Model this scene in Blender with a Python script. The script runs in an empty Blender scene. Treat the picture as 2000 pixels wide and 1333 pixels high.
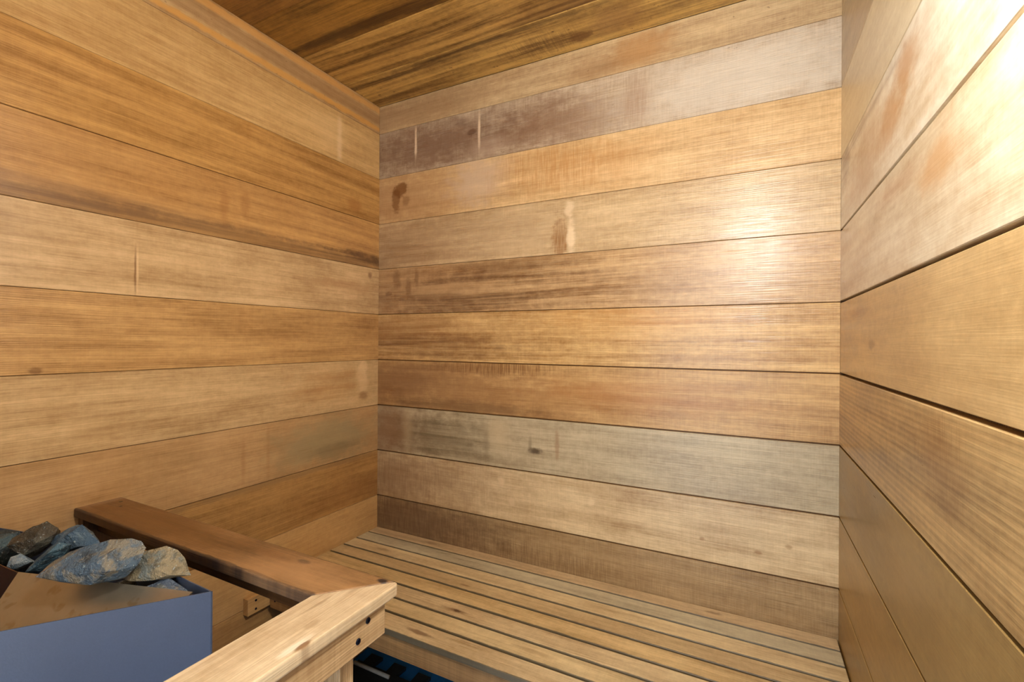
import bpy, bmesh, math, random
from mathutils import Vector, Matrix, noise

# ---------------------------------------------------------------- camera, world, lights, exposure
scene = bpy.context.scene
COL = scene.collection

CAM_YAW, CAM_PITCH, CAM_ROLL = 0.47617, 0.00057, 0.00633
CAM_LOC = Vector((1.3122, -1.4254, 1.2022))
FOCAL_PX, PRINCIPAL = 913.406, (989.553, 666.823)

cam_data = bpy.data.cameras.new('camera')
cam = bpy.data.objects.new('camera', cam_data)
COL.objects.link(cam)
cam_data.sensor_fit = 'HORIZONTAL'
cam_data.sensor_width = 36.0
cam_data.lens = FOCAL_PX / 2000 * 36.0
cam_data.shift_x = (1000 - PRINCIPAL[0]) / 2000
cam_data.shift_y = (PRINCIPAL[1] - 666.5) / 2000
cam_data.clip_start = 0.01
fw = Vector((-math.sin(CAM_YAW), math.cos(CAM_YAW), 0))
rt = Vector((math.cos(CAM_YAW), math.sin(CAM_YAW), 0))
up = Vector((0, 0, 1))
fw2 = fw * math.cos(CAM_PITCH) + up * math.sin(CAM_PITCH)
up2 = up * math.cos(CAM_PITCH) - fw * math.sin(CAM_PITCH)
cr = rt * math.cos(CAM_ROLL) + up2 * math.sin(CAM_ROLL)
cu = up2 * math.cos(CAM_ROLL) - rt * math.sin(CAM_ROLL)
cam.matrix_world = Matrix(((cr.x, cu.x, -fw2.x, CAM_LOC.x), (cr.y, cu.y, -fw2.y, CAM_LOC.y),
                           (cr.z, cu.z, -fw2.z, CAM_LOC.z), (0, 0, 0, 1)))
scene.camera = cam

world = bpy.data.worlds.new('world')
scene.world = world
world.use_nodes = True
world.node_tree.nodes['Background'].inputs['Color'].default_value = (0.86, 0.93, 1.0, 1)
world.node_tree.nodes['Background'].inputs['Strength'].default_value = 0.35

# daylight of the room beyond the open doorway (behind the camera)
ld = bpy.data.lights.new('doorway_daylight', 'AREA')
ld.shape = 'RECTANGLE'; ld.size = 1.0; ld.size_y = 2.0
ld.energy = 25; ld.color = (0.86, 0.93, 1.0)
lo = bpy.data.objects.new('doorway_daylight', ld)
COL.objects.link(lo)
lo.location = (1.08, -2.35, 1.15)
lo.rotation_euler = (math.radians(90), 0, 0)

vs = scene.view_settings
vs.view_transform = 'Standard'; vs.look = 'None'; vs.gamma = 1.0; vs.use_curve_mapping = False
vs.exposure = 0.15

LAMP_POWER = 182.0          # emission of the added globe
scene.cycles.max_bounces = 6
scene.cycles.diffuse_bounces = 4
scene.cycles.glossy_bounces = 2
scene.cycles.transmission_bounces = 2
scene.cycles.use_light_tree = False

# ---------------------------------------------------------------- measures
W = 1.5177            # width of the back wall
DEPTH = 1.80          # back wall to door wall
CEIL = 2.1353
PITCH = 0.18          # exposed width of a wall board
LINES = [2.0265 - PITCH * k for k in range(12)]       # board joints, top to bottom
BENCH = 0.46
RAIL = 0.83

# ---------------------------------------------------------------- helpers
def clear(c):
    """cedar tones a little less orange"""
    return (min(250, c[0] * 1.03), min(245, c[1] * 1.075), min(240, c[2] * 1.13))

def lin(c):
    def f(v):
        v /= 255.0
        return v / 12.92 if v <= 0.04045 else ((v + 0.055) / 1.055) ** 2.4
    return (f(c[0]), f(c[1]), f(c[2]), 1.0)

def tag(o, label=None, category=None, group=None, kind=None):
    if label: o['label'] = label
    if category: o['category'] = category
    if group: o['group'] = group
    if kind: o['kind'] = kind
    return o

def empty(name, loc=(0, 0, 0)):
    o = bpy.data.objects.new(name, None)
    o.empty_display_size = 0.05
    COL.objects.link(o)
    o.location = loc
    return o

def link(name, mesh, mat=None, parent=None):
    """link a mesh as an object; the material sits on the object so meshes can be shared"""
    o = bpy.data.objects.new(name, mesh)
    COL.objects.link(o)
    if parent: o.parent = parent
    if mat:
        if len(mesh.materials) == 0: mesh.materials.append(None)
        o.material_slots[0].link = 'OBJECT'
        o.material_slots[0].material = mat
    return o

def mesh_from(bm, name, smooth=False):
    bmesh.ops.recalc_face_normals(bm, faces=bm.faces)
    for f in bm.faces: f.smooth = smooth
    me = bpy.data.meshes.new(name)
    bm.to_mesh(me); bm.free()
    return me

def add_box(bm, lo, hi):
    v = [bm.verts.new((x, y, z)) for x in (lo[0], hi[0]) for y in (lo[1], hi[1]) for z in (lo[2], hi[2])]
    for q in ((0, 1, 3, 2), (4, 6, 7, 5), (0, 4, 5, 1), (2, 3, 7, 6), (0, 2, 6, 4), (1, 5, 7, 3)):
        bm.faces.new([v[i] for i in q])

def box_mesh(name, size, bevel=0.0, seg=2, origin=(0, 0, 0)):
    bm = bmesh.new()
    add_box(bm, origin, [origin[i] + size[i] for i in range(3)])
    if bevel:
        bmesh.ops.bevel(bm, geom=bm.edges[:], offset=bevel, segments=seg, profile=0.5, affect='EDGES')
    return mesh_from(bm, name)

def board_mesh(length, width, thick, cham):
    """long board: x along it, y across, z out of the wall; eased long front edges"""
    bm = bmesh.new()
    prof = [(0, -thick), (0, -cham), (cham, 0), (width - cham, 0), (width, -cham), (width, -thick)]
    a = [bm.verts.new((0, y, z)) for y, z in prof]
    b = [bm.verts.new((length, y, z)) for y, z in prof]
    n = len(prof)
    for i in range(n):
        j = (i + 1) % n
        bm.faces.new((a[i], a[j], b[j], b[i]))
    bm.faces.new(a); bm.faces.new(b[::-1])
    return mesh_from(bm, 'board')

def prism_mesh(name, pts, z0, z1, bevel=0.0):
    bm = bmesh.new()
    a = [bm.verts.new((x, y, z0)) for x, y in pts]
    b = [bm.verts.new((x, y, z1)) for x, y in pts]
    n = len(pts)
    for i in range(n):
        bm.faces.new((a[i], a[(i + 1) % n], b[(i + 1) % n], b[i]))
    bm.faces.new(a); bm.faces.new(b)
    if bevel:
        bmesh.ops.bevel(bm, geom=bm.edges[:], offset=bevel, segments=3, profile=0.5, affect='EDGES')
    return mesh_from(bm, name)

def sheet_mesh(name, p, q, z0, z1, t):
    """upright metal sheet from p to q (plan), thickness t to its left"""
    d = Vector((q[0] - p[0], q[1] - p[1], 0)).normalized()
    n = Vector((-d.y, d.x, 0)) * t
    return prism_mesh(name, [p, q, (q[0] + n.x, q[1] + n.y), (p[0] + n.x, p[1] + n.y)], z0, z1)

# ---------------------------------------------------------------- materials
class NT:
    def __init__(self, name):
        self.m = bpy.data.materials.new(name)
        self.m.use_nodes = True
        self.t = self.m.node_tree
        self.b = self.t.nodes['Principled BSDF']
    def n(self, kind, **kw):
        o = self.t.nodes.new(kind)
        for k, v in kw.items(): setattr(o, k, v)
        return o
    def put(self, sock, v):
        if hasattr(v, 'is_linked') or hasattr(v, 'links'): self.t.links.new(v, sock)
        else: sock.default_value = v
    def math(self, op, a, b=None, c=None, clamp=False):
        o = self.n('ShaderNodeMath', operation=op, use_clamp=clamp)
        for i, v in enumerate((a, b, c)):
            if v is not None: self.put(o.inputs[i], v)
        return o.outputs[0]
    def vec(self, x, y, z):
        o = self.n('ShaderNodeCombineXYZ')
        for i, v in enumerate((x, y, z)): self.put(o.inputs[i], v)
        return o.outputs[0]
    def noise(self, v, scale=1.0, detail=3.0, rough=0.5, dist=0.0):
        o = self.n('ShaderNodeTexNoise')
        self.put(o.inputs['Vector'], v)
        o.inputs['Scale'].default_value = scale
        o.inputs['Detail'].default_value = detail
        o.inputs['Roughness'].default_value = rough
        o.inputs['Distortion'].default_value = dist
        return o.outputs['Fac']
    def mix(self, f, a, b):
        o = self.n('ShaderNodeMix', data_type='RGBA')
        self.put(o.inputs[0], f); self.put(o.inputs[6], a); self.put(o.inputs[7], b)
        return o.outputs[2]
    def smooth(self, v, a, b, lo=0.0, hi=1.0):
        o = self.n('ShaderNodeMapRange', interpolation_type='SMOOTHSTEP')
        self.put(o.inputs[0], v)
        o.inputs[1].default_value = a; o.inputs[2].default_value = b
        o.inputs[3].default_value = lo; o.inputs[4].default_value = hi
        return o.outputs[0]
    def bump(self, h, strength, dist):
        o = self.n('ShaderNodeBump')
        o.inputs['Strength'].default_value = strength
        o.inputs['Distance'].default_value = dist
        self.put(o.inputs['Height'], h)
        self.t.links.new(o.outputs[0], self.b.inputs['Normal'])

def wood(name, light, dark, seed, streak=0.9, fine=0.8, blot=0.6, rings=0.0, ringf=900.0, saw=0.15, rough=0.33,
         specks=0.0, feats=(), spec=0.5, wave=0.012, bump=0.42, mottle=0.5):
    """cedar: long grain along local x. feats are stains, knots, scars and a painted sheen with a shape of their own:
    (u, v, ru, rv, colour, strength, edge, streakiness) in metres on the board"""
    k = NT(name)
    tc = k.n('ShaderNodeTexCoord')
    sp = k.n('ShaderNodeSeparateXYZ')
    k.t.links.new(tc.outputs['Object'], sp.inputs[0])
    u, v, w = sp.outputs
    s = seed * 7.31
    drift = k.noise(k.vec(k.math('MULTIPLY', u, 1.6), k.math('MULTIPLY', v, 5.0), s), 1.0, 0.0)
    vv = k.math('MULTIPLY_ADD', k.math('SUBTRACT', drift, 0.5), wave * 2, k.math('ADD', v, w))
    n1 = k.noise(k.vec(k.math('MULTIPLY', u, 1.3), k.math('MULTIPLY', vv, 42.0), s + 3), 1.0, 4.0, 0.62)
    n2 = k.noise(k.vec(k.math('MULTIPLY', u, 9.0), k.math('MULTIPLY', k.math('ADD', v, w), 380.0), s + 5), 1.0, 1.0, 0.6)
    n3 = k.noise(k.vec(k.math('MULTIPLY', u, 5.0), k.math('MULTIPLY', v, 14.0), s + 9), 1.0, 4.0, 0.55)
    n4 = k.noise(k.vec(k.math('MULTIPLY', u, 320.0), k.math('MULTIPLY', v, 16.0), s + 11), 1.0, 1.0, 0.5)
    t = k.math('MULTIPLY_ADD', k.math('SUBTRACT', n1, 0.5), streak * 2.0, 0.55)
    t = k.math('MULTIPLY_ADD', k.math('SUBTRACT', n2, 0.5), fine, t)
    t = k.math('MULTIPLY_ADD', k.math('SUBTRACT', n3, 0.5), blot * 1.6, t)
    t = k.math('MULTIPLY_ADD', k.math('SUBTRACT', n4, 0.5), saw, t, clamp=True)
    n5 = k.noise(k.vec(k.math('MULTIPLY', u, 46.0), k.math('MULTIPLY', v, 70.0), s + 15), 1.0, 3.0, 0.7)
    t = k.math('MULTIPLY_ADD', k.math('SUBTRACT', n5, 0.5), mottle * 1.6, t, clamp=True)
    if rings:
        rg = k.math('SINE', k.math('MULTIPLY', k.math('MULTIPLY_ADD', k.math('SUBTRACT', n1, 0.5), 0.008, vv), ringf))
        t = k.math('MULTIPLY_ADD', rg, rings, k.math('SUBTRACT', t, rings * 0.3), clamp=True)
    col = k.mix(t, lin(tuple(x * 0.92 for x in clear(dark))), lin(clear(light)))
    if specks:
        sn = k.noise(k.vec(k.math('MULTIPLY', u, 60.0), k.math('MULTIPLY', v, 75.0), s + 21), 1.0, 2.0)
        sm = k.math('MULTIPLY', k.smooth(sn, 0.70, 0.76), specks)
        col = k.mix(sm, col, lin((92, 58, 28)))
    wn = None
    for (u0, v0, ru, rv, c, stg, edge, stk) in feats:
        if wn is None:
            wn = k.noise(k.vec(k.math('MULTIPLY', u, 22.0), k.math('MULTIPLY', v, 34.0), s + 31), 1.0, 4.0, 0.68)
        du = k.math('DIVIDE', k.math('SUBTRACT', u, u0), ru)
        dv = k.math('DIVIDE', k.math('SUBTRACT', v, v0), rv)
        d = k.math('SQRT', k.math('ADD', k.math('MULTIPLY', du, du), k.math('MULTIPLY', dv, dv)))
        d = k.math('MULTIPLY_ADD', k.math('SUBTRACT', wn, 0.5), 2.0, d)
        if ru > 0.03 and rv > 0.03: edge = max(edge, 0.75)
        msk = k.smooth(d, 1.0 + edge, max(0.0, 1.0 - edge), 0.0, stg)
        if stk:
            msk = k.math('MULTIPLY', msk, k.smooth(n1 if stk > 0 else n4, 0.62 , 0.38, 1.0 - abs(stk), 1.0))
        col = k.mix(msk, col, lin(c))
    k.t.links.new(col, k.b.inputs['Base Color'])
    r = k.math('MULTIPLY_ADD', n3, 0.20, rough - 0.10)
    r = k.math('MULTIPLY_ADD', n2, 0.08, k.math('SUBTRACT', r, 0.04))
    k.t.links.new(r, k.b.inputs['Roughness'])
    k.b.inputs['Specular IOR Level'].default_value = spec
    k.bump(n2, bump, 0.0012)
    return k.m

def stone_mat(name, a, b, c, seed, f=1.0):
    k = NT(name)
    tc = k.n('ShaderNodeTexCoord')
    mp = k.n('ShaderNodeVectorMath', operation='ADD')
    k.t.links.new(tc.outputs['Object'], mp.inputs[0]); mp.inputs[1].default_value = (seed * 1.7, seed * 2.9, seed)
    p = mp.outputs[0]
    n1 = k.noise(p, 22.0 * f, 5.0, 0.65, 0.6)
    n2 = k.noise(p, 55.0, 5.0, 0.7)
    n3 = k.noise(p, 220.0, 3.0, 0.6)
    col = k.mix(k.smooth(n1, 0.44, 0.56), lin(a), lin(b))
    col = k.mix(k.smooth(n2, 0.50, 0.66, 0.0, 0.85), col, lin(c))
    col = k.mix(k.smooth(n3, 0.62, 0.70, 0.0, 0.5), col, lin((190, 204, 204)))
    k.t.links.new(col, k.b.inputs['Base Color'])
    k.b.inputs['Roughness'].default_value = 0.5
    k.bump(k.math('MULTIPLY_ADD', n3, 0.4, n2), 1.0, 0.006)
    return k.m

def metal_mat(name, c, rough, metallic, nz=0.06, scale=260.0, bump=0.12, spots=None):
    k = NT(name)
    tc = k.n('ShaderNodeTexCoord')
    n = k.noise(tc.outputs['Object'], scale, 3.0, 0.6)
    n2 = k.noise(tc.outputs['Object'], 14.0, 4.0, 0.6)
    dk = tuple(v * 0.80 for v in c)
    col = k.mix(k.math('MULTIPLY_ADD', n2, 0.5, k.math('MULTIPLY', n, 0.5)), lin(dk), lin(c))
    if spots:
        n4 = k.noise(tc.outputs['Object'], 45.0, 2.0, 0.5)
        col = k.mix(k.smooth(n4, 0.60, 0.70, 0.0, 0.7), col, lin(spots))
    k.t.links.new(col, k.b.inputs['Base Color'])
    k.b.inputs['Metallic'].default_value = metallic
    k.t.links.new(k.math('MULTIPLY_ADD', n, nz * 2, rough - nz), k.b.inputs['Roughness'])
    k.bump(n, bump, 0.0006)
    return k.m

def plain_mat(name, c, rough=0.6, metallic=0.0, var=0.15, scale=40.0):
    k = NT(name)
    tc = k.n('ShaderNodeTexCoord')
    n = k.noise(tc.outputs['Object'], scale, 4.0, 0.6)
    col = k.mix(n, lin(tuple(v * (1 - var) for v in c)), lin(tuple(min(255, v * (1 + var)) for v in c)))
    k.t.links.new(col, k.b.inputs['Base Color'])
    k.b.inputs['Roughness'].default_value = rough
    k.b.inputs['Metallic'].default_value = metallic
    return k.m

# ---------------------------------------------------------------- board looks, row by row (top row first)
# light, dark, settings
TAN, TAN_D = (222, 178, 118), (176, 126, 72)
HONEY, HONEY_D = (210, 160, 96), (158, 106, 52)
PALE, PALE_D = (230, 194, 142), (190, 144, 90)
GREY, GREY_D = (206, 178, 140), (156, 124, 88)
LEFT_ROWS = [
    ((196, 156, 105), (160, 116, 70), dict(streak=0.9, specks=0.5)),
    ((213, 169, 108), (177, 129, 72), dict(streak=0.7)),
    ((196, 145, 80), (154, 103, 47), dict(streak=1.1)),
    ((198, 147, 85), (162, 110, 57), dict(streak=0.8)),
    ((212, 173, 122), (171, 129, 80), dict(streak=0.6, blot=1.0)),
    ((208, 160, 99), (160, 112, 61), dict(streak=0.7, rings=0.16, ringf=1500.0)),
    ((212, 173, 120), (173, 131, 82), dict(streak=0.7, blot=0.9)),
    ((194, 150, 99), (164, 120, 72), dict(streak=0.5, blot=0.9)),
    ((187, 139, 80), (143, 97, 49), dict(streak=0.9, rings=0.12, ringf=1300.0)),
    ((210, 164, 105), (183, 135, 80), dict(streak=0.4)),
    ((196, 148, 91), (162, 116, 66), dict(streak=0.6)),
    ((191, 143, 87), (156, 110, 63), dict()),
]
BACK_ROWS = [
    ((206, 172, 124), (164, 126, 84), dict(streak=0.7, specks=0.5, saw=0.3)),
    ((200, 172, 138), (164, 132, 98), dict(streak=0.3, blot=0.5, saw=0.7, specks=0.5, rough=0.26, bump=0.6)),
    ((224, 182, 126), (184, 138, 84), dict(streak=0.6, saw=0.4)),
    ((214, 178, 128), (172, 132, 86), dict(streak=0.6, saw=0.4, rough=0.28)),
    ((206, 164, 112), (158, 112, 66), dict(streak=0.7, saw=0.3, rough=0.28)),
    ((222, 176, 112), (170, 120, 66), dict(streak=0.9, saw=0.3, rough=0.27, bump=0.5)),
    ((206, 160, 100), (164, 116, 64), dict(streak=0.8, saw=0.4, blot=0.8)),
    ((196, 172, 132), (156, 130, 94), dict(streak=0.6, saw=0.3)),
    ((218, 186, 138), (178, 140, 94), dict(streak=0.6, saw=0.3, blot=0.9)),
    ((186, 152, 106), (138, 104, 66), dict(streak=0.6, saw=0.5)),
    ((190, 150, 100), (140, 104, 66), dict()),
    ((180, 140, 92), (130, 96, 60), dict()),
]
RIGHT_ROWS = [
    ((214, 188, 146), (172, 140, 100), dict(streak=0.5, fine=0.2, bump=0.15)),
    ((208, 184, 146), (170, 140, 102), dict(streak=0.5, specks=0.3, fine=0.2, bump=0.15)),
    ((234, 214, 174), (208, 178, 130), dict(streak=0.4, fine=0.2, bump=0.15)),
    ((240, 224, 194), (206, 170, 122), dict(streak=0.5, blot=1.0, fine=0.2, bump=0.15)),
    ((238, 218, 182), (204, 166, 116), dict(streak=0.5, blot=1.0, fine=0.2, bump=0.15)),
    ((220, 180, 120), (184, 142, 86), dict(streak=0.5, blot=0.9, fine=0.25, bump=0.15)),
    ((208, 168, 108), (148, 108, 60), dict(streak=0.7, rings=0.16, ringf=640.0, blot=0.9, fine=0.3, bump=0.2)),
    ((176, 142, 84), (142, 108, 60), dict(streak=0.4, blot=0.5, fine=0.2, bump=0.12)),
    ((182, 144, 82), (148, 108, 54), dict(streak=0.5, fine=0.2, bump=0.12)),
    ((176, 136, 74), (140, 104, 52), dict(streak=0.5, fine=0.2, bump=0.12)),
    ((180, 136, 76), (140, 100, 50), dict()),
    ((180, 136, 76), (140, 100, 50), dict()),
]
CEIL_ROWS = [
    ((206, 160, 84), (118, 78, 28), dict(streak=1.3, specks=0.8)),
    ((196, 148, 76), (110, 72, 24), dict(streak=1.4, specks=0.4)),
    ((160, 112, 46), (94, 58, 14), dict(streak=1.1)),
    ((150, 102, 44), (96, 58, 18), dict(streak=0.8)),
    ((160, 110, 50), (100, 62, 22), dict()),
]
# stains, knots, scars and one painted sheen: wall, centre along the wall, centre height, half sizes, colour, strength, edge, streakiness
BROWN, DUSK, SILVER, CREAM = (128, 84, 44), (104, 74, 54), (214, 200, 176), (236, 212, 172)
MARKS = [
    # old brown patina where bathers lean, at the left of the back wall
    ('b', 0.120, 2.080, 0.450, 0.050, (146, 112, 78), 0.55, 0.8, 0), ('b', 0.100, 1.760, 0.330, 0.100, (158, 118, 78), 0.60, 0.8, 0),
    ('b', 0.100, 1.570, 0.420, 0.110, (146, 112, 78), 0.60, 0.9, 0.2), ('b', 0.150, 1.400, 0.420, 0.110, (138, 98, 60), 0.60, 0.9, 0.2),
    ('b', 0.080, 1.220, 0.460, 0.110, (140, 98, 56), 0.62, 0.9, 0.3), ('b', 0.150, 1.040, 0.480, 0.110, (132, 94, 62), 0.62, 0.9, 0),
    ('b', 0.050, 0.860, 0.200, 0.110, (134, 100, 70), 0.60, 0.8, 0), ('b', 0.100, 0.680, 0.420, 0.110, (142, 112, 82), 0.62, 0.9, -0.2),
    ('b', 0.150, 0.500, 0.420, 0.110, (92, 70, 54), 0.55, 0.9, -0.2), ('b', 1.000, 0.500, 0.500, 0.100, (150, 118, 74), 0.40, 0.9, -0.3),
    ('b', 0.620, 1.560, 0.260, 0.080, (196, 168, 130), 0.40, 0.8, 0), ('b', 0.680, 1.000, 0.300, 0.060, (158, 112, 66), 0.40, 0.8, 0.3),
    # back wall (x, z)
    ('b', 0.110, 1.790, 0.030, 0.030, (118, 72, 30), 0.80, 0.25, 0), ('b', 0.088, 1.755, 0.018, 0.045, (118, 72, 30), 0.70, 0.3, 0),
    ('b', 0.135, 1.745, 0.016, 0.020, (124, 78, 36), 0.45, 0.4, 0),
    ('b', 0.462, 1.780, 0.100, 0.075, (206, 182, 154), 0.65, 0.35, 0),
    ('b', 0.260, 1.937, 0.420, 0.086, (112, 80, 60), 0.78, 0.45, 0), ('b', 0.760, 1.910, 0.200, 0.070, (134, 100, 74), 0.60, 0.6, 0),
    ('b', 0.181, 1.958, 0.0045, 0.050, (226, 200, 166), 0.9, 0.8, 0), ('b', 0.462, 1.950, 0.0045, 0.060, (226, 200, 166), 0.9, 0.8, 0),
    ('b', 0.430, 1.950, 0.016, 0.010, (84, 52, 32), 0.6, 0.4, 0), ('b', 0.500, 1.885, 0.060, 0.030, (190, 165, 140), 0.35, 0.6, 0),
    ('b', 0.770, 1.540, 0.030, 0.062, (142, 94, 46), 0.75, 0.3, -0.5), ('b', 0.806, 1.540, 0.013, 0.046, (240, 214, 172), 0.8, 0.5, 0),
    ('b', 0.800, 1.632, 0.014, 0.020, (240, 214, 172), 0.6, 0.5, 0),
    ('b', 0.430, 1.365, 0.330, 0.058, (84, 52, 28), 0.70, 0.6, 0.85), ('b', 0.600, 1.440, 0.240, 0.045, (92, 58, 32), 0.55, 0.7, 0.9),
    ('b', 0.850, 1.380, 0.200, 0.045, (110, 70, 36), 0.45, 0.7, 0.9),
    ('b', 0.150, 1.530, 0.180, 0.050, (140, 104, 68), 0.45, 0.6, 0.6),
    ('b', 0.250, 1.180, 0.360, 0.034, (100, 64, 34), 0.55, 0.6, 0.8), ('b', 0.150, 1.260, 0.200, 0.030, (128, 84, 44), 0.40, 0.6, 0.7),
    ('b', 0.530, 1.110, 0.200, 0.026, (112, 70, 34), 0.65, 0.5, -0.95), ('b', 0.120, 1.060, 0.140, 0.060, (118, 80, 50), 0.45, 0.7, 0.3),
    ('b', 0.400, 0.965, 0.300, 0.022, (104, 76, 50), 0.50, 0.7, 0.5),
    ('b', 0.310, 0.850, 0.190, 0.072, (96, 80, 52), 0.72, 0.4, 0.4), ('b', 0.150, 0.872, 0.020, 0.075, (190, 166, 126), 0.45, 0.95, 0),
    ('b', 0.545, 0.880, 0.038, 0.055, (206, 184, 144), 0.55, 0.95, 0), ('b', 0.500, 0.835, 0.010, 0.050, (104, 86, 60), 0.35, 0.9, 0),
    ('b', 0.686, 0.838, 0.022, 0.010, (64, 44, 26), 0.8, 0.4, 0), ('b', 0.668, 0.862, 0.005, 0.022, (104, 84, 58), 0.4, 0.9, 0),
    ('b', 0.764, 0.868, 0.007, 0.042, (150, 110, 74), 0.5, 0.5, 0), ('b', 0.060, 0.860, 0.070, 0.090, (132, 92, 58), 0.5, 0.6, 0),
    ('b', 0.180, 0.520, 0.300, 0.085, (98, 72, 52), 0.70, 0.6, -0.3), ('b', 0.700, 0.480, 0.300, 0.035, (112, 82, 50), 0.45, 0.7, -0.7),
    ('b', 0.100, 0.660, 0.150, 0.080, (128, 94, 64), 0.45, 0.8, -0.3),
    ('b', 1.300, 1.925, 0.300, 0.090, (214, 202, 182), 0.70, 0.6, 0),  # silvery board end, with the sheen painted into its colour
    ('b', 1.020, 2.082, 0.085, 0.050, (176, 124, 66), 0.60, 0.4, 0), ('b', 0.880, 2.060, 0.080, 0.040, (150, 108, 68), 0.5, 0.6, 0),
    ('b', 1.010, 1.930, 0.040, 0.060, (150, 108, 70), 0.45, 0.6, -0.3),
    ('b', 1.040, 1.045, 0.300, 0.050, (176, 116, 56), 0.45, 0.7, 0.6), ('b', 1.000, 1.270, 0.230, 0.046, (196, 134, 62), 0.45, 0.7, 0.6),
    ('b', 0.740, 1.775, 0.170, 0.075, (188, 132, 70), 0.60, 0.4, -0.6), ('b', 0.960, 1.760, 0.100, 0.060, (190, 136, 74), 0.4, 0.6, -0.3),
    ('b', 0.090, 1.440, 0.018, 0.030, (112, 74, 40), 0.5, 0.5, 0), ('b', 0.150, 1.400, 0.012, 0.040, (112, 74, 40), 0.5, 0.5, 0),
    ('b', 0.190, 1.440, 0.010, 0.030, (112, 74, 40), 0.5, 0.5, 0), ('b', 0.050, 1.385, 0.016, 0.008, (100, 64, 34), 0.6, 0.4, 0),
    ('b', 1.340, 0.640, 0.009, 0.005, (150, 108, 62), 0.6, 0.5, 0), ('b', 1.200, 0.650, 0.007, 0.005, (150, 108, 62), 0.6, 0.5, 0),
    ('b', 1.410, 0.670, 0.007, 0.006, (150, 108, 62), 0.5, 0.5, 0), ('b', 0.880, 0.700, 0.012, 0.010, (230, 206, 164), 0.6, 0.5, 0),
    ('b', 0.560, 0.720, 0.012, 0.016, (226, 200, 158), 0.6, 0.5, 0), ('b', 0.600, 0.655, 0.012, 0.012, (226, 200, 158), 0.5, 0.5, 0),
    # left wall (y, z)
    ('l', -0.240, 0.852, 0.190, 0.070, (158, 142, 104), 0.75, 0.4, 0), ('l', -0.205, 0.808, 0.090, 0.026, (118, 98, 66), 0.5, 0.6, 0.3),
    ('l', -0.205, 1.927, 0.010, 0.070, (240, 214, 170), 0.55, 0.8, 0), ('l', -0.250, 1.940, 0.070, 0.050, (232, 196, 140), 0.45, 0.6, 0),
    ('l', -0.085, 1.060, 0.028, 0.060, (238, 208, 158), 0.6, 0.5, 0), ('l', -0.080, 0.992, 0.020, 0.016, (128, 86, 44), 0.6, 0.5, 0),
    ('l', -0.220, 1.040, 0.150, 0.060, (198, 148, 90), 0.4, 0.6, 0.5),
    ('l', -0.835, 1.368, 0.0022, 0.048, (120, 78, 40), 0.7, 0.6, 0), ('l', -0.8305, 1.372, 0.0024, 0.045, (238, 206, 156), 0.5, 0.6, 0),
    ('l', -0.500, 1.498, 0.900, 0.026, (92, 66, 42), 0.80, 0.5, 0.5), ('l', -0.900, 1.520, 0.500, 0.030, (128, 96, 66), 0.5, 0.7, 0.6),
    ('l', -0.100, 1.508, 0.150, 0.028, (84, 54, 28), 0.7, 0.6, 0.8),
    ('l', -1.011, 1.135, 0.010, 0.006, (110, 70, 34), 0.7, 0.5, 0),
    ('l', -0.060, 1.275, 0.050, 0.012, (130, 86, 44), 0.5, 0.5, -0.6), ('l', -0.055, 1.252, 0.045, 0.010, (130, 86, 44), 0.5, 0.5, -0.6),
    ('l', -0.050, 1.457, 0.012, 0.014, (120, 78, 42), 0.7, 0.4, 0), ('l', -0.160, 1.400, 0.120, 0.030, (164, 112, 66), 0.4, 0.7, 0.4),
    ('l', -0.300, 0.760, 0.450, 0.010, (140, 108, 72), 0.6, 0.5, 0), ('l', -0.120, 0.640, 0.180, 0.050, (150, 104, 60), 0.45, 0.7, -0.4),
    ('l', -0.350, 2.045, 0.700, 0.010, (214, 158, 80), 0.8, 0.4, 0), ('l', -0.350, 2.118, 0.900, 0.012, (212, 156, 84), 0.7, 0.4, 0),
    ('l', -0.350, 2.080, 0.900, 0.022, (150, 112, 72), 0.55, 0.5, 0.3),
    ('l', -0.560, 0.850, 0.006, 0.060, (150, 100, 54), 0.35, 0.9, 0), ('l', -0.480, 0.850, 0.005, 0.070, (158, 108, 60), 0.3, 0.9, 0),
    ('l', -0.620, 1.580, 0.012, 0.040, (150, 100, 52), 0.45, 0.6, 0), ('l', -0.560, 1.600, 0.014, 0.030, (150, 100, 52), 0.45, 0.6, 0),
    ('l', -0.130, 1.710, 0.030, 0.022, (158, 104, 52), 0.5, 0.5, 0),
    # right wall (y, z)
    ('r', -0.531, 1.611, 0.045, 0.040, (198, 136, 62), 0.65, 0.6, 0), ('r', -0.455, 1.575, 0.060, 0.034, (196, 136, 66), 0.5, 0.7, 0),
    ('r', -0.300, 1.560, 0.160, 0.050, (190, 132, 68), 0.4, 0.7, -0.4), ('r', -0.250, 1.650, 0.250, 0.012, (120, 78, 40), 0.6, 0.6, 0.6),
    ('r', -0.672, 1.425, 0.060, 0.024, (206, 146, 74), 0.55, 0.6, 0), ('r', -0.500, 1.450, 0.100, 0.014, (176, 120, 60), 0.5, 0.7, 0.3),
    ('r', -0.690, 1.060, 0.060, 0.050, (138, 90, 40), 0.5, 0.7, -0.4), ('r', -0.330, 0.850, 0.140, 0.070, (118, 92, 50), 0.5, 0.7, 0),
    ('r', -0.060, 1.640, 0.050, 0.040, (112, 74, 40), 0.5, 0.6, 0.4), ('r', -0.560, 0.860, 0.120, 0.050, (158, 128, 80), 0.4, 0.8, 0),
    ('r', -0.200, 1.270, 0.080, 0.010, (150, 100, 48), 0.5, 0.6, 0.4), ('r', -0.330, 1.200, 0.020, 0.008, (128, 84, 40), 0.5, 0.5, 0),
    # ceiling (x, y)
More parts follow.
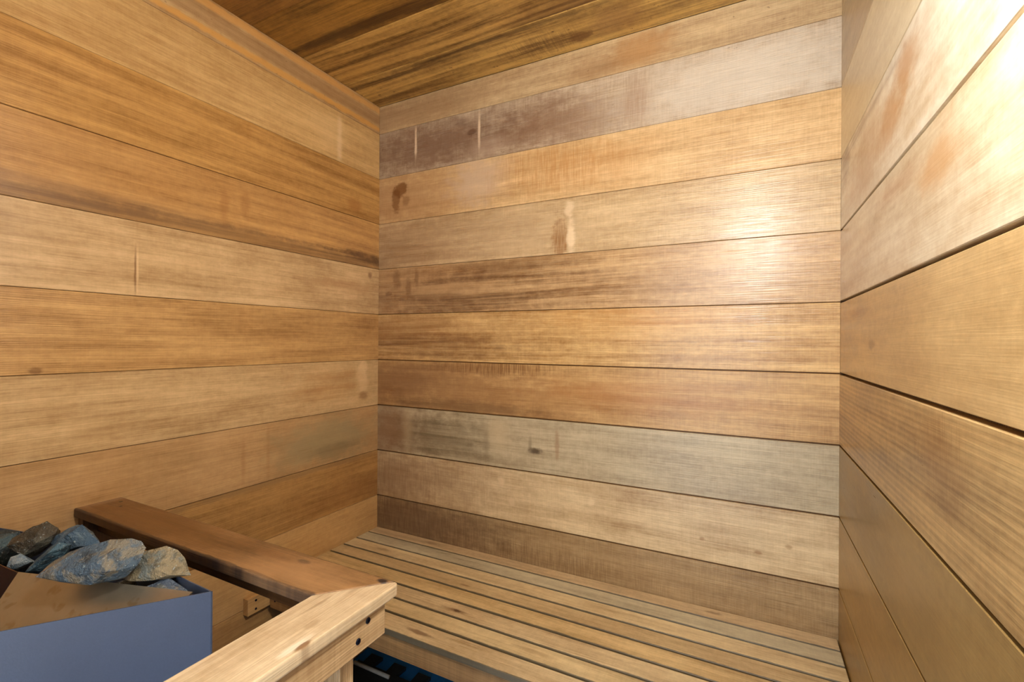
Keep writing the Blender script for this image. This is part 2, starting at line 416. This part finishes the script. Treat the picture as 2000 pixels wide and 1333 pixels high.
    ('c', 0.863, -0.060, 0.040, 0.020, (110, 70, 28), 0.75, 0.25, 0), ('c', 0.960, -0.085, 0.070, 0.050, (150, 110, 66), 0.5, 0.5, 0),
    ('c', 0.400, -0.395, 0.520, 0.026, (58, 32, 12), 0.80, 0.5, 0.5), ('c', 0.850, -0.200, 0.160, 0.050, (84, 48, 18), 0.7, 0.5, 0.3),
    ('c', 0.200, -0.145, 0.300, 0.010, (66, 38, 14), 0.75, 0.6, 0.4), ('c', 0.600, -0.165, 0.500, 0.008, (60, 34, 12), 0.7, 0.6, 0.3),
    ('c', 0.740, -0.070, 0.110, 0.045, (92, 56, 24), 0.45, 0.6, -0.8), ('c', 0.450, -0.270, 0.500, 0.010, (74, 42, 16), 0.6, 0.6, 0.5),
]

def marks_for(wall, v_lo, v_hi, u_of, v_of):
    out = []
    for (w, a, b, ra, rb, c, s, e, k) in MARKS:
        if w != wall: continue
        if b < v_lo or b > v_hi: continue                # a mark belongs to the board that carries its centre
        out.append((u_of(a), v_of(b), ra, rb, c, s, e, k))
    return out

# ---------------------------------------------------------------- the room shell
rng = random.Random(4)
GROOVE = wood('groove_wood', (118, 78, 40), (82, 52, 24), 90, spec=0.2)
BT = 0.018                                              # board thickness
_cache = {}
def shared_board(length, width, cham):
    key = (round(length, 4), round(width, 4), cham)
    if key not in _cache: _cache[key] = board_mesh(length, width, BT, cham)
    return _cache[key]

def wall_shell(name, lo, hi):
    o = link(name, box_mesh(name, [hi[i] - lo[i] for i in range(3)], origin=lo), GROOVE)
    return tag(o, kind='structure')

edges = [CEIL] + LINES + [0.0]
def lay_boards(parent, wall, rows, length, gaps, frame, u_of, cham):
    for i in range(len(edges) - 1):
        top, bot = edges[i], edges[i + 1]
        g_top = 0.0 if i == 0 else gaps[i - 1] / 2
        g_bot = 0.0 if i == len(edges) - 2 else gaps[min(i, len(gaps) - 1)] / 2
        z0, z1 = bot + g_bot, top - g_top
        light, dark, kw = rows[min(i, len(rows) - 1)]
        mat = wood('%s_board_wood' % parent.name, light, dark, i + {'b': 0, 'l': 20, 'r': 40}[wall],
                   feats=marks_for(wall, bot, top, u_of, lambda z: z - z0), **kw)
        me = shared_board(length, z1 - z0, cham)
        o = link('plank', me, mat, parent)
        m = frame.copy()
        proud = rng.uniform(-0.0006, 0.0008)
        m.translation = Vector(m.translation) + Vector((0, 0, z0)) + m.to_3x3() @ Vector((0, 0, proud))
        o.matrix_world = m

def frame_of(x, y, z, loc):
    m = Matrix((x, y, z)).transposed().to_4x4()
    m.translation = loc
    return m

REC = 0.006                                             # depth of the joints
G_BACK = [0.0008, 0.0009, 0.0010, 0.0013, 0.0022, 0.0035, 0.0042, 0.0045, 0.0045, 0.004, 0.004, 0.004]
G_LEFT = [0.0008, 0.0010, 0.0014, 0.0010, 0.0012, 0.0012, 0.0014, 0.0014, 0.0012, 0.0016, 0.0016, 0.0016]
G_RIGHT = [0.0008, 0.0010, 0.0012, 0.0056, 0.0060, 0.0060, 0.0056, 0.0056, 0.0056, 0.004, 0.004, 0.004]

wall_back = wall_shell('wall_back', (-0.08, REC, 0), (W + 0.08, 0.08, CEIL))
lay_boards(wall_back, 'b', BACK_ROWS, W, G_BACK,
           frame_of((1, 0, 0), (0, 0, 1), (0, -1, 0), (0, 0, 0)), lambda x: x, 0.0010)
wall_left = wall_shell('wall_left', (-0.08, -DEPTH, 0), (-REC, 0, CEIL))
lay_boards(wall_left, 'l', LEFT_ROWS, DEPTH, G_LEFT,
           frame_of((0, 1, 0), (0, 0, 1), (1, 0, 0), (0, -DEPTH, 0)), lambda y: y + DEPTH, 0.0009)
wall_right = wall_shell('wall_right', (W + 0.013, -DEPTH, 0), (W + 0.08, 0, CEIL))
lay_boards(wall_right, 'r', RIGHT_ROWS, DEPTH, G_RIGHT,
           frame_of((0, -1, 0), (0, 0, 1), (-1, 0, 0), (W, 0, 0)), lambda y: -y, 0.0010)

ceiling = tag(link('ceiling', box_mesh('ceiling', (W + 0.16, DEPTH + 0.16, 0.06), origin=(-0.08, -DEPTH - 0.08, CEIL + REC)), GROOVE),
              kind='structure')
cb = [0.0, 0.181, 0.362, 0.543, 0.724, 0.905, 1.086, 1.267, 1.448, 1.629, DEPTH]
for i in range(10):
    v0, v1 = cb[i] + 0.0006, cb[i + 1] - 0.0006
    light, dark, kw = CEIL_ROWS[min(i, 4)]
    mat = wood('ceiling_board_wood', light, dark, 60 + i, wave=0.02,
               feats=marks_for('c', -cb[i + 1], -cb[i], lambda x: x, lambda y: -y - v0), **kw)
    o = link('plank', shared_board(W, v1 - v0, 0.0012), mat, ceiling)
    m = frame_of((1, 0, 0), (0, -1, 0), (0, 0, -1), (0, -v0, CEIL - (0.0018 if i == 3 else rng.uniform(-0.0004, 0.0004))))
    o.matrix_world = m

# door wall behind the camera: plain boarding around an open doorway
DOOR = (0.74, 1.44, 2.03)
bm = bmesh.new()
add_box(bm, (-0.08, -DEPTH - 0.08, 0), (DOOR[0], -DEPTH, CEIL))
add_box(bm, (DOOR[1], -DEPTH - 0.08, 0), (W + 0.08, -DEPTH, CEIL))
add_box(bm, (DOOR[0], -DEPTH - 0.08, DOOR[2]), (DOOR[1], -DEPTH, CEIL))
tag(link('wall_front', mesh_from(bm, 'wall_front'), wood('door_wall_wood', TAN, TAN_D, 77)), kind='structure')

# floor: blue coating, a dark interlocking mat on it
FLOOR_BLUE = plain_mat('blue_floor', (26, 128, 226), 0.45, var=0.25, scale=9.0)
floor = tag(link('floor', box_mesh('floor', (W + 0.16, DEPTH + 0.6, 0.05), origin=(-0.08, -DEPTH - 0.5, -0.05)), FLOOR_BLUE),
            kind='structure')

# ---------------------------------------------------------------- floor mat with square tabs
MATM = plain_mat('dark_rubber', (38, 44, 50), 0.7, var=0.3, scale=120.0)
def mat_mesh():
    pts = [(0.03, -0.60), (W - 0.03, -0.60), (W - 0.03, -0.125)]
    x = W - 0.10
    while x > 0.06:
        pts += [(x, -0.125), (x + 0.004, -0.075), (x - 0.050, -0.075), (x - 0.046, -0.125)]
        x -= 0.110
    pts += [(0.03, -0.125)]
    return prism_mesh('floor_mat', pts, 0.0, 0.012)
floor_mat = tag(link('floor_mat', mat_mesh(), MATM),
                'dark rubber floor mat with square tabs under the slatted bench', 'mat')
bm = bmesh.new()
bmesh.ops.create_cone(bm, cap_ends=True, segments=16, radius1=0.0065, radius2=0.0065, depth=0.165,
                      matrix=Matrix.Translation((0.03, -0.150, 0.0185)) @ Matrix.Rotation(math.radians(90), 4, 'Y'))
bmesh.ops.translate(bm, verts=bm.verts[:], vec=(0.085, 0, 0))
tag(link('pale_rod', mesh_from(bm, 'pale_rod', True), plain_mat('pale_paint', (232, 234, 222), 0.5)),
    'thin pale rod lying on the dark floor mat beneath the bench', 'rod')

# ---------------------------------------------------------------- bench
SCREW = metal_mat('black_screw', (38, 44, 66), 0.35, 0.9)
def screw_mesh(r):
    bm = bmesh.new()
    rings = [(r, 0.0), (r, 0.0010), (r * 0.86, 0.0016), (r * 0.45, 0.0016), (r * 0.38, 0.0004)]
    n = 14
    vs_ = [[bm.verts.new((a * math.cos(2 * math.pi * i / n), a * math.sin(2 * math.pi * i / n), z)) for i in range(n)] for a, z in rings]
    for q in range(len(rings) - 1):
        for i in range(n):
            bm.faces.new((vs_[q][i], vs_[q][(i + 1) % n], vs_[q + 1][(i + 1) % n], vs_[q + 1][i]))
    bm.faces.new(vs_[-1]); bm.faces.new(vs_[0][::-1])
    return mesh_from(bm, 'screw')
SCREW_MESH = screw_mesh(0.0042)

def screw(parent, loc, z, s=1.0):
    """screw head at loc (world), facing along z"""
    o = link('screw', SCREW_MESH, SCREW, parent)
    zz = Vector(z); xx = zz.orthogonal().normalized(); yy = zz.cross(xx)
    m = Matrix((xx * s, yy * s, zz * s)).transposed().to_4x4()
    m.translation = Vector(loc)
    o.matrix_world = m
    return o

bench = tag(empty('bench', (W / 2, -0.25, 0)),
            'slatted pale wooden sauna bench along the back wall', 'bench')
def part(name, parent, lo, hi, mat, bevel=0.0015, axis='x', seg=2):
    """a beam between lo and hi (world) whose grain (local x) runs along the given world axis"""
    size = Vector(hi) - Vector(lo)
    if axis == 'x':
        me = box_mesh(name, size, bevel, seg); m = Matrix.Translation(lo)
    elif axis == 'y':
        me = box_mesh(name, (size.y, size.x, size.z), bevel, seg)
        m = frame_of((0, 1, 0), (-1, 0, 0), (0, 0, 1), (hi[0], lo[1], lo[2]))
    else:
        me = box_mesh(name, (size.z, size.x, size.y), bevel, seg)
        m = frame_of((0, 0, 1), (1, 0, 0), (0, 1, 0), lo)
    o = link(name, me, mat)
    o.matrix_world = m
    if parent:
        bpy.context.view_layer.update()
        o.parent = parent
        o.matrix_parent_inverse = parent.matrix_world.inverted()
    return o
bpy.context.view_layer.update()

SL = [0.0, -0.054, -0.1165, -0.1800, -0.2415, -0.306, -0.371, -0.4325, -0.494]
SLAT_LOOK = [((226, 193, 142), (181, 144, 101)), ((216, 197, 156), (173, 151, 114)), ((236, 207, 154), (199, 163, 112)),
             ((218, 186, 133), (173, 136, 89)), ((224, 189, 131), (177, 138, 84)), ((226, 197, 146), (181, 144, 99)),
             ((226, 197, 144), (181, 147, 97)), ((226, 197, 148), (183, 149, 103))]
SLAT_MARKS = {0: [(0.28, .03, .03, .008, (120, 84, 56), .45, .6, 0), (1.23, .03, .02, .006, (128, 92, 60), .6, .5, 0)],
              2: [(0.16, .03, .025, .006, (128, 92, 56), .45, .6, 0)],
              3: [(0.55, .02, .016, .004, (110, 70, 36), .6, .5, 0)],
              5: [(0.600, .026, .034, .006, (118, 80, 48), .75, .6, 0), (0.603, .026, .010, .005, (78, 46, 24), .8, .5, 0)],
              6: [(0.86, .03, .05, .006, (140, 98, 54), .4, .6, 0)],
              7: [(0.565, .026, .036, .006, (116, 82, 56), .75, .5, 0), (0.95, .02, .05, .008, (150, 108, 60), .35, .6, 0)]}
for i in range(8):
    g = (0, 0.0042, 0.0046, 0.0060, 0.0066, 0.0072, 0.0066, 0.0074)[i]
    g2 = (0.0042, 0.0046, 0.0060, 0.0066, 0.0072, 0.0066, 0.0074, 0)[i]
    y1 = SL[i] - (g / 2 if i else 0.001)
    y0 = SL[i + 1] + g2 / 2
    light, dark = SLAT_LOOK[i]
    part('slat', bench, (0.003, y0, BENCH - 0.016), (W - 0.003, y1, BENCH), wood('bench_slat_wood', light, dark, 100 + i, streak=0.6,
         blot=0.7, feats=list(SLAT_MARKS.get(i, ())) + [(0.76, -0.001, 3.0, 0.0028, (84, 76, 60), 0.85, 0.3, 0)]), 0.0016)
APRON_W = wood('bench_apron_wood', (182, 136, 84), (130, 90, 52), 120, streak=0.8)
apron = part('apron', bench, (0.024, -0.488, 0.388), (W - 0.003, -0.450, 0.443), APRON_W, 0.001)
screw(apron, (0.047, -0.488, 0.4127), (0, -1, 0), 0.7)
LEDGER_W = wood('bench_ledger_wood', (216, 168, 106), (176, 126, 72), 121, streak=0.6)
for x0, x1 in ((0.0004, 0.022), (W - 0.022, W - 0.0004)):
    led = part('ledger', bench, (x0, -0.558, 0.394), (x1, -0.004, 0.443), LEDGER_W, 0.0012, 'y')
    if x0 < 0.1:
        screw(led, (0.022, -0.5325, 0.4310), (1, 0, 0), 0.8)
        screw(led, (0.022, -0.5325, 0.4060), (1, 0, 0), 0.8)
part('rear_beam', bench, (0.024, -0.040, 0.388), (W - 0.024, -0.004, 0.443), APRON_W, 0.001)
for x in (0.50, 1.02):
    part('cross_beam', bench, (x, -0.449, 0.400), (x + 0.036, -0.041, 0.443), APRON_W, 0.001, 'y')

# ---------------------------------------------------------------- guard rail around the heater
rail = tag(empty('guard_rail', (0.79, -0.91, 0)),
           'wooden guard rail around the heater, one dark arm and one pale arm', 'rail')
bpy.context.view_layer.update()
RAIL_DARK = wood('dark_rail_wood', (156, 114, 70), (102, 68, 36), 130, streak=0.7, blot=1.0, rough=0.5, feats=[
    (0.40, -0.001, 3.0, .006, (34, 30, 34), .95, .25, 0),
    (0.650, .066, .014, .006, (40, 28, 26), .95, .4, 0), (0.47, .045, .036, .004, (84, 50, 22), .6, .5, 0),
    (0.812, .079, .010, .006, (40, 32, 34), .95, .4, 0), (0.66, .03, .09, .04, (180, 138, 94), .55, .7, 0), (0.25, .045, .22, .06, (112, 74, 28), .7, .6, 0),
    (0.01, .06, .012, .05, (170, 140, 106), .5, .5, 0), (0.075, .055, .004, .003, (40, 26, 12), .9, .4, 0), (0.04, .07, .004, .003, (40, 26, 12), .9, .4, 0),
    (0.58, .060, .05, .010, (120, 80, 44), .4, .6, 0)])
RAIL_PALE = wood('pale_rail_wood', (224, 196, 154), (190, 154, 110), 131, streak=0.6, blot=0.7, rough=0.5, feats=[
    (0.462, .012, .018, .005, (246, 232, 206), .85, .5, 0), (0.468, .004, .010, .004, (120, 76, 36), .8, .4, 0), (0.50, .030, .012, .006, (150, 116, 78), .45, .5, 0),
    (0.60, .045, .030, .004, (150, 118, 82), .45, .5, 0), (0.54, .060, .020, .003, (140, 108, 74), .45, .5, 0), (0.30, .060, .020, .006, (120, 84, 56), .5, .5, 0)])
RAIL_PALE2 = wood('pale_rail_edge_wood', (220, 182, 132), (172, 130, 84), 132, streak=0.7, rings=0.10, ringf=1400.0)
RAIL_SHADE = wood('rail_shade_wood', (96, 60, 30), (60, 36, 18), 133)  # shade under the rail put into the wood colour
ry0, ry1, rx0, rx1 = -0.948, -0.860, 0.748, 0.837
def rail_top(name, pts, mat, frame):
    """flat board with a mitred end; pts in world plan"""
    inv = frame.inverted()
    loc = [(inv @ Vector((x, y, RAIL)))[:2] for x, y in pts]
    bm = bmesh.new()
    a = [bm.verts.new((x, y, -0.019)) for x, y in loc]
    b = [bm.verts.new((x, y, 0)) for x, y in loc]
    n = len(loc)
    for i in range(n): bm.faces.new((a[i], a[(i + 1) % n], b[(i + 1) % n], b[i]))
    bm.faces.new(a); bm.faces.new(b)
    bmesh.ops.bevel(bm, geom=bm.edges[:], offset=0.0028, segments=3, profile=0.5, affect='EDGES')
    o = link(name, mesh_from(bm, name), mat)
    o.matrix_world = frame
    o.parent = rail
    o.matrix_parent_inverse = rail.matrix_world.inverted()
    return o
rail_top('rail_board', [(0.0005, ry0), (rx0 - 0.0002, ry0), (rx1 - 0.008, ry1), (0.0005, ry1)], RAIL_DARK,
         Matrix.Translation((0, ry0, RAIL)))
rail_top('rail_board', [(rx0, ry0 - 0.0002), (rx0, -1.50), (rx1, -1.50), (rx1, ry1 - 0.004), (rx1 - 0.004, ry1 - 0.0008), (rx1 - 0.0076, ry1 - 0.0008)], RAIL_PALE,
         frame_of((0, 1, 0), (-1, 0, 0), (0, 0, 1), (rx1, -1.50, RAIL)))
low = part('lower_board', rail, (0.800, -1.50, 0.759), (0.8265, -0.879, 0.8105), RAIL_PALE2, 0.0016, 'y')
for y, z in ((-0.9155, 0.7976), (-0.9345, 0.7779)):
    screw(low, (0.8264, y, z), (1, 0, 0), 1.05)
part('lower_board', rail, (0.024, -0.915, 0.772), (0.799, -0.885, 0.8105), RAIL_SHADE, 0.0016, 'x')
part('post', rail, (0.762, -0.9425, 0.0), (0.7995, -0.9155, 0.8105), RAIL_PALE2, 0.002, 'z')
part('post', rail, (0.762, -1.495, 0.0), (0.7995, -1.445, 0.8105), RAIL_PALE2, 0.002, 'z')
part('wall_cleat', rail, (0.0005, -0.940, 0.52), (0.0220, -0.872, 0.8105), RAIL_SHADE, 0.0015, 'z')

# ---------------------------------------------------------------- sauna heater
HT = 0.84
heater = tag(empty('sauna_heater', (0.30, -1.20, 0)),
             'blue-grey metal sauna heater filled with stones inside the guard rail', 'heater')
bpy.context.view_layer.update()
CASE = metal_mat('blue_grey_enamel', (86, 97, 120), 0.45, 0.2, bump=0.25, scale=420.0)
STEEL = metal_mat('stained_steel', (196, 188, 166), 0.34, 0.85, bump=0.05, scale=60.0, spots=(160, 146, 116))
A, P1, P2 = (0.6304, -1.0206), (0.33, -1.012), (0.03, -1.077)
Bq, Cq = (0.336, -1.404), (0.03, -1.404)
t = 0.0016
def hpart(name, me, mat):
    o = link(name, me, mat); o.parent = heater
    o.matrix_parent_inverse = heater.matrix_world.inverted()
    return o
hpart('front_panel', sheet_mesh('front_panel', Bq, A, 0.12, HT, t), CASE)
hpart('side_panel', sheet_mesh('side_panel', A, P1, 0.12, HT, t), CASE)
hpart('rear_panel', sheet_mesh('rear_panel', P1, P2, 0.12, HT, t), CASE)
hpart('back_panel', sheet_mesh('back_panel', P2, Cq, 0.12, HT, t), CASE)
hpart('near_panel', sheet_mesh('near_panel', Cq, Bq, 0.12, HT, t), CASE)
def slab_mesh(name, quad, t):
    """thin sheet through four points lying in one plane"""
    q = [Vector(p) for p in quad]
    n = (q[1] - q[0]).cross(q[2] - q[0]).normalized() * t
    bm = bmesh.new()
    a = [bm.verts.new(p) for p in q]; b = [bm.verts.new(p + n) for p in q]
    for i in range(4): bm.faces.new((a[i], a[(i + 1) % 4], b[(i + 1) % 4], b[i]))
    bm.faces.new(a); bm.faces.new(b[::-1])
    return mesh_from(bm, name)
REFL_STEEL = metal_mat('brown_reflection_steel', (104, 66, 32), 0.40, 0.5, bump=0.06, scale=60.0)  # reflected wood brown and shade put into the steel colour
R_, V_ = (0.609, -1.0350), (0.3135, -1.1269)
hpart('sloped_plate', slab_mesh('sloped_plate', [R_ + (HT,), V_ + (HT,), (0.4235, -1.2730, 0.6937), (0.6070, -1.0390, 0.8362)], 0.0022), STEEL)
hpart('inner_plate', sheet_mesh('inner_plate', R_, V_, 0.66, HT - 0.003, t), REFL_STEEL)
hpart('inner_plate', sheet_mesh('inner_plate', V_, (0.033, -1.142), 0.66, HT, t), REFL_STEEL)
hpart('inner_floor', prism_mesh('inner_floor', [A, P1, P2, Cq, Bq], 0.650, 0.658), REFL_STEEL)
for x, y in ((0.10, -1.12), (0.10, -1.36), (0.33, -1.35), (0.45, -1.08)):
    bm = bmesh.new()
    bmesh.ops.create_cone(bm, cap_ends=True, segments=12, radius1=0.018, radius2=0.014, depth=0.125, matrix=Matrix.Translation((x, y, 0.0625)))
    hpart('foot', mesh_from(bm, 'foot'), CASE)

# ---------------------------------------------------------------- stones
ROCKS = {
    'big': ((0.481, -1.090, 0.882), 0.056, [(-0.0876, -0.0224), (-0.0809, -0.0089), (-0.0539, 0.0068), (-0.0225, 0.0203), (0.009, 0.027), (0.0405, 0.0297), (0.0517, 0.0248), (0.0573, 0.0135), (0.0551, -0.0067), (0.0382, -0.0224), (0.0202, -0.0337), (-0.027, -0.028)], [(-0.0711, -0.0129), (-0.0259, -0.0053), (0.0129, 0.0076), (0.0065, -0.0236), (-0.0259, -0.0247), (0.0302, -0.0043)]),
    'tan': ((0.509, -1.036, 0.856), 0.045, [(-0.0564, -0.0254), (-0.0327, -0.0065), (-0.0197, 0.0053), (-0.0174, 0.0219), (0.0122, 0.0278), (0.0311, 0.0219), (0.0429, 0.01), (0.0559, -0.0136), (0.0122, -0.0183), (-0.028, -0.023)], [(-0.0225, -0.0132), (0.0118, 0.0051), (0.0347, -0.004), (0.0095, -0.0132)]),
    'brown': ((0.228, -1.080, 0.858), 0.045, [(-0.0394, 0.0019), (-0.0154, 0.0099), (-0.0074, 0.0206), (0.0138, 0.0291), (0.0325, 0.0166), (0.0351, 0.0099), (0.0271, -0.006), (-0.0021, -0.03), (-0.0128, -0.0353), (-0.0314, -0.0167)], [(-0.0279, -0.0033), (0.0134, 0.0096), (0.0212, 0.0019), (-0.0047, -0.0214)]),
    'blue': ((0.279, -1.048, 0.856), 0.040, [(-0.0406, -0.0065), (-0.0299, 0.0068), (-0.0004, 0.0229), (0.0156, 0.0256), (0.0196, 0.0175), (0.0451, -0.0092), (0.021, -0.0199), (-0.0085, -0.0226), (-0.0219, -0.0146)], [(-0.0213, -0.0038), (0.0048, 0.0145), (0.0204, -0.0064), (-0.0083, -0.0168)]),
    'left': ((0.150, -1.100, 0.830), 0.055, [(-0.0394, 0.03), (-0.0041, 0.0322), (0.0204, 0.03), (0.0258, 0.0137), (0.0177, -0.0108), (0.0122, -0.0326), (-0.0041, -0.0326), (-0.0286, -0.0298)], [(-0.0197, 0.0158), (0.0066, 0.0211), (0.0118, -0.0104), (-0.0118, -0.021)]),
    'navy': ((0.304, -1.090, 0.846), 0.045, [(-0.0321, -0.0232), (-0.0284, -0.0081), (-0.0133, 0.0045), (0.0068, 0.0196), (0.0219, 0.0271), (0.032, 0.0196), (0.0219, 0.002), (-0.0032, -0.0131), (-0.0057, -0.0282)], [(-0.0178, -0.0152), (0.0066, 0.0092), (0.0189, 0.0165), (-0.0031, -0.0079)]),
    'small': ((0.240, -1.105, 0.832), 0.035, [(-0.017, -0.0096), (-0.0119, 0.0083), (-0.0016, 0.0122), (0.0163, 0.0058), (0.0184, -0.0019), (-0.0042, -0.0148)], [(-0.0066, -0.0019), (0.0084, 0.0031), (-0.0016, -0.0094)]),
    'inner': ((0.545, -1.035, 0.829), 0.030, [(-0.032, 0.0042), (-0.0042, 0.0141), (0.005, 0.0077), (0.0281, -0.0044), (0.0235, -0.0131), (-0.0204, -0.0085)], [(-0.0155, 0.003), (-0.0019, 0.0075), (0.0072, -0.0015)]),
}
BLU, DRK, TANS, GRN = (92, 116, 132), (48, 54, 56), (176, 158, 128), (112, 128, 118)
ROCK_LOOK = {
    'big': ('large long grey-blue stone with a tan top lying across the heater', (74, 92, 106), (128, 120, 102), (40, 48, 52), 1),
    'tan': ('flat tan stone at the right end of the stone pile', (146, 132, 102), (116, 122, 116), (84, 74, 54), 2),
    'brown': ('dark brown angular stone, topmost at the back of the pile', (70, 62, 48), (92, 90, 78), (44, 40, 32), 3),
    'blue': ('blue-grey pointed stone beside the dark end of the rail', (66, 90, 110), (98, 118, 130), (40, 58, 74), 4),
    'left': ('dark green-grey stone at the left edge of the picture', (48, 62, 66), (74, 92, 96), (28, 34, 34), 5),
    'navy': ('dark blue-green stone wedged under the brown stone', (52, 74, 88), (70, 98, 112), (30, 38, 40), 6),
    'small': ('small pale blue stone between the darker stones at left', (112, 138, 158), (150, 162, 166), (70, 100, 130), 7),
    'inner': ('small grey stone low in the right corner of the heater', (116, 120, 114), (84, 96, 112), (140, 132, 112), 8),
}
RA = Matrix.Rotation(CAM_YAW, 3, 'Z')                   # the stones lie roughly across the heater's front
def rock_mesh(name, dep, sil, front, seed):
    rr = random.Random(seed)
    bm = bmesh.new()
    for x, z in sil:
        bm.verts.new((x, rr.uniform(-0.12, 0.22) * dep, z))
    for x, z in front:
        bm.verts.new((x, -dep / 2 * rr.uniform(0.75, 1.0), z))
    for x, z in sil[::2]:
        bm.verts.new((x * 0.66 + rr.uniform(-.004, .004), dep / 2 * rr.uniform(0.75, 1.0), z * 0.6 - 0.006))
    res = bmesh.ops.convex_hull(bm, input=bm.verts[:])
    dead = [v for v in bm.verts if not v.link_faces]
    bmesh.ops.delete(bm, geom=dead, context='VERTS')
    bmesh.ops.triangulate(bm, faces=bm.faces[:])
    bmesh.ops.subdivide_edges(bm, edges=[e for e in bm.edges if e.calc_length() > 0.008], cuts=2, use_grid_fill=True)
    bmesh.ops.triangulate(bm, faces=bm.faces[:])
    bm.normal_update()
    for v in bm.verts:
        n = noise.noise(v.co * 60 + Vector((seed * 3.1, 0, 0))) * 0.0012 + noise.noise(v.co * 170 + Vector((0, seed * 5.3, 0))) * 0.0011
        v.co += v.normal * n
    return mesh_from(bm, name)
for nm, (loc, dep, sil, front) in ROCKS.items():
    lab, a, b, c, sd = ROCK_LOOK[nm]
    o = link('sauna_stone', rock_mesh('sauna_stone', dep, sil, front, sd), stone_mat('stone_' + nm, a, b, c, sd))
    o.matrix_world = Matrix.Translation(loc) @ RA.to_4x4()
    tag(o, lab, 'stone', 'stones heaped in the heater')
# stones lower in the pile
rr = random.Random(11)
LOWER = [((0.135, -1.100, 0.758), 0.040, 'dark stone low in the pile at its left end'),
         ((0.235, -1.082, 0.775), 0.042, 'dark stone low in the pile under the brown stone'),
         ((0.335, -1.066, 0.778), 0.046, 'dark stone low in the pile under the blue-grey stone'),
         ((0.445, -1.049, 0.800), 0.036, 'dark stone low in the pile under the long stone')]
for i, (loc, s, lab) in enumerate(LOWER):
    sil = [(s * .8 * math.cos(a) * rr.uniform(.8, 1), s * .8 * math.sin(a) * rr.uniform(.75, 1)) for a in [k * math.pi / 4 + rr.uniform(-.2, .2) for k in range(8)]]
    fr = [(x * .55, z * .55) for x, z in sil[::2]]
    o = link('sauna_stone', rock_mesh('sauna_stone', s * 1.2, sil, fr, 30 + i), stone_mat('stone_low', (58, 68, 74), (84, 92, 92), (38, 42, 42), 30 + i))
    o.matrix_world = Matrix.Translation(loc) @ RA.to_4x4()
    tag(o, lab, 'stone', 'stones heaped in the heater')

# ---------------------------------------------------------------- unseen lamp added in place of a bounced flash
LAMP = (1.345, -1.10, 1.70)
lamp = tag(empty('flash_stand_in', (LAMP[0], LAMP[1], CEIL)), 'unseen round lamp added in place of a bounced flash near the right wall', 'lamp')
bpy.context.view_layer.update()
def lpart(name, bm, mat, smooth=True):
    o = link(name, mesh_from(bm, name, smooth), mat); o.parent = lamp
    o.matrix_parent_inverse = lamp.matrix_world.inverted()
LAMP_ENAMEL = plain_mat('lamp_enamel', (210, 210, 205), 0.4)
bm = bmesh.new()
bmesh.ops.create_cone(bm, cap_ends=True, segments=24, radius1=0.045, radius2=0.050, depth=0.020, matrix=Matrix.Translation((LAMP[0], LAMP[1], CEIL - 0.012)))
lpart('stand_in_rose', bm, LAMP_ENAMEL, False)
bm = bmesh.new()
zt, zb = CEIL - 0.022, LAMP[2] + 0.058
bmesh.ops.create_cone(bm, cap_ends=True, segments=12, radius1=0.008, radius2=0.008, depth=zt - zb, matrix=Matrix.Translation((LAMP[0], LAMP[1], (zt + zb) / 2)))
lpart('stem', bm, LAMP_ENAMEL)
k = NT('stand_in_glow')
k.b.inputs['Base Color'].default_value = (0.95, 0.93, 0.88, 1)
k.b.inputs['Emission Color'].default_value = (1.0, 0.975, 0.935, 1)
k.b.inputs['Emission Strength'].default_value = LAMP_POWER
bm = bmesh.new()
bmesh.ops.create_uvsphere(bm, u_segments=16, v_segments=10, radius=0.060, matrix=Matrix.Translation(LAMP))
lpart('stand_in_globe', bm, k.m)
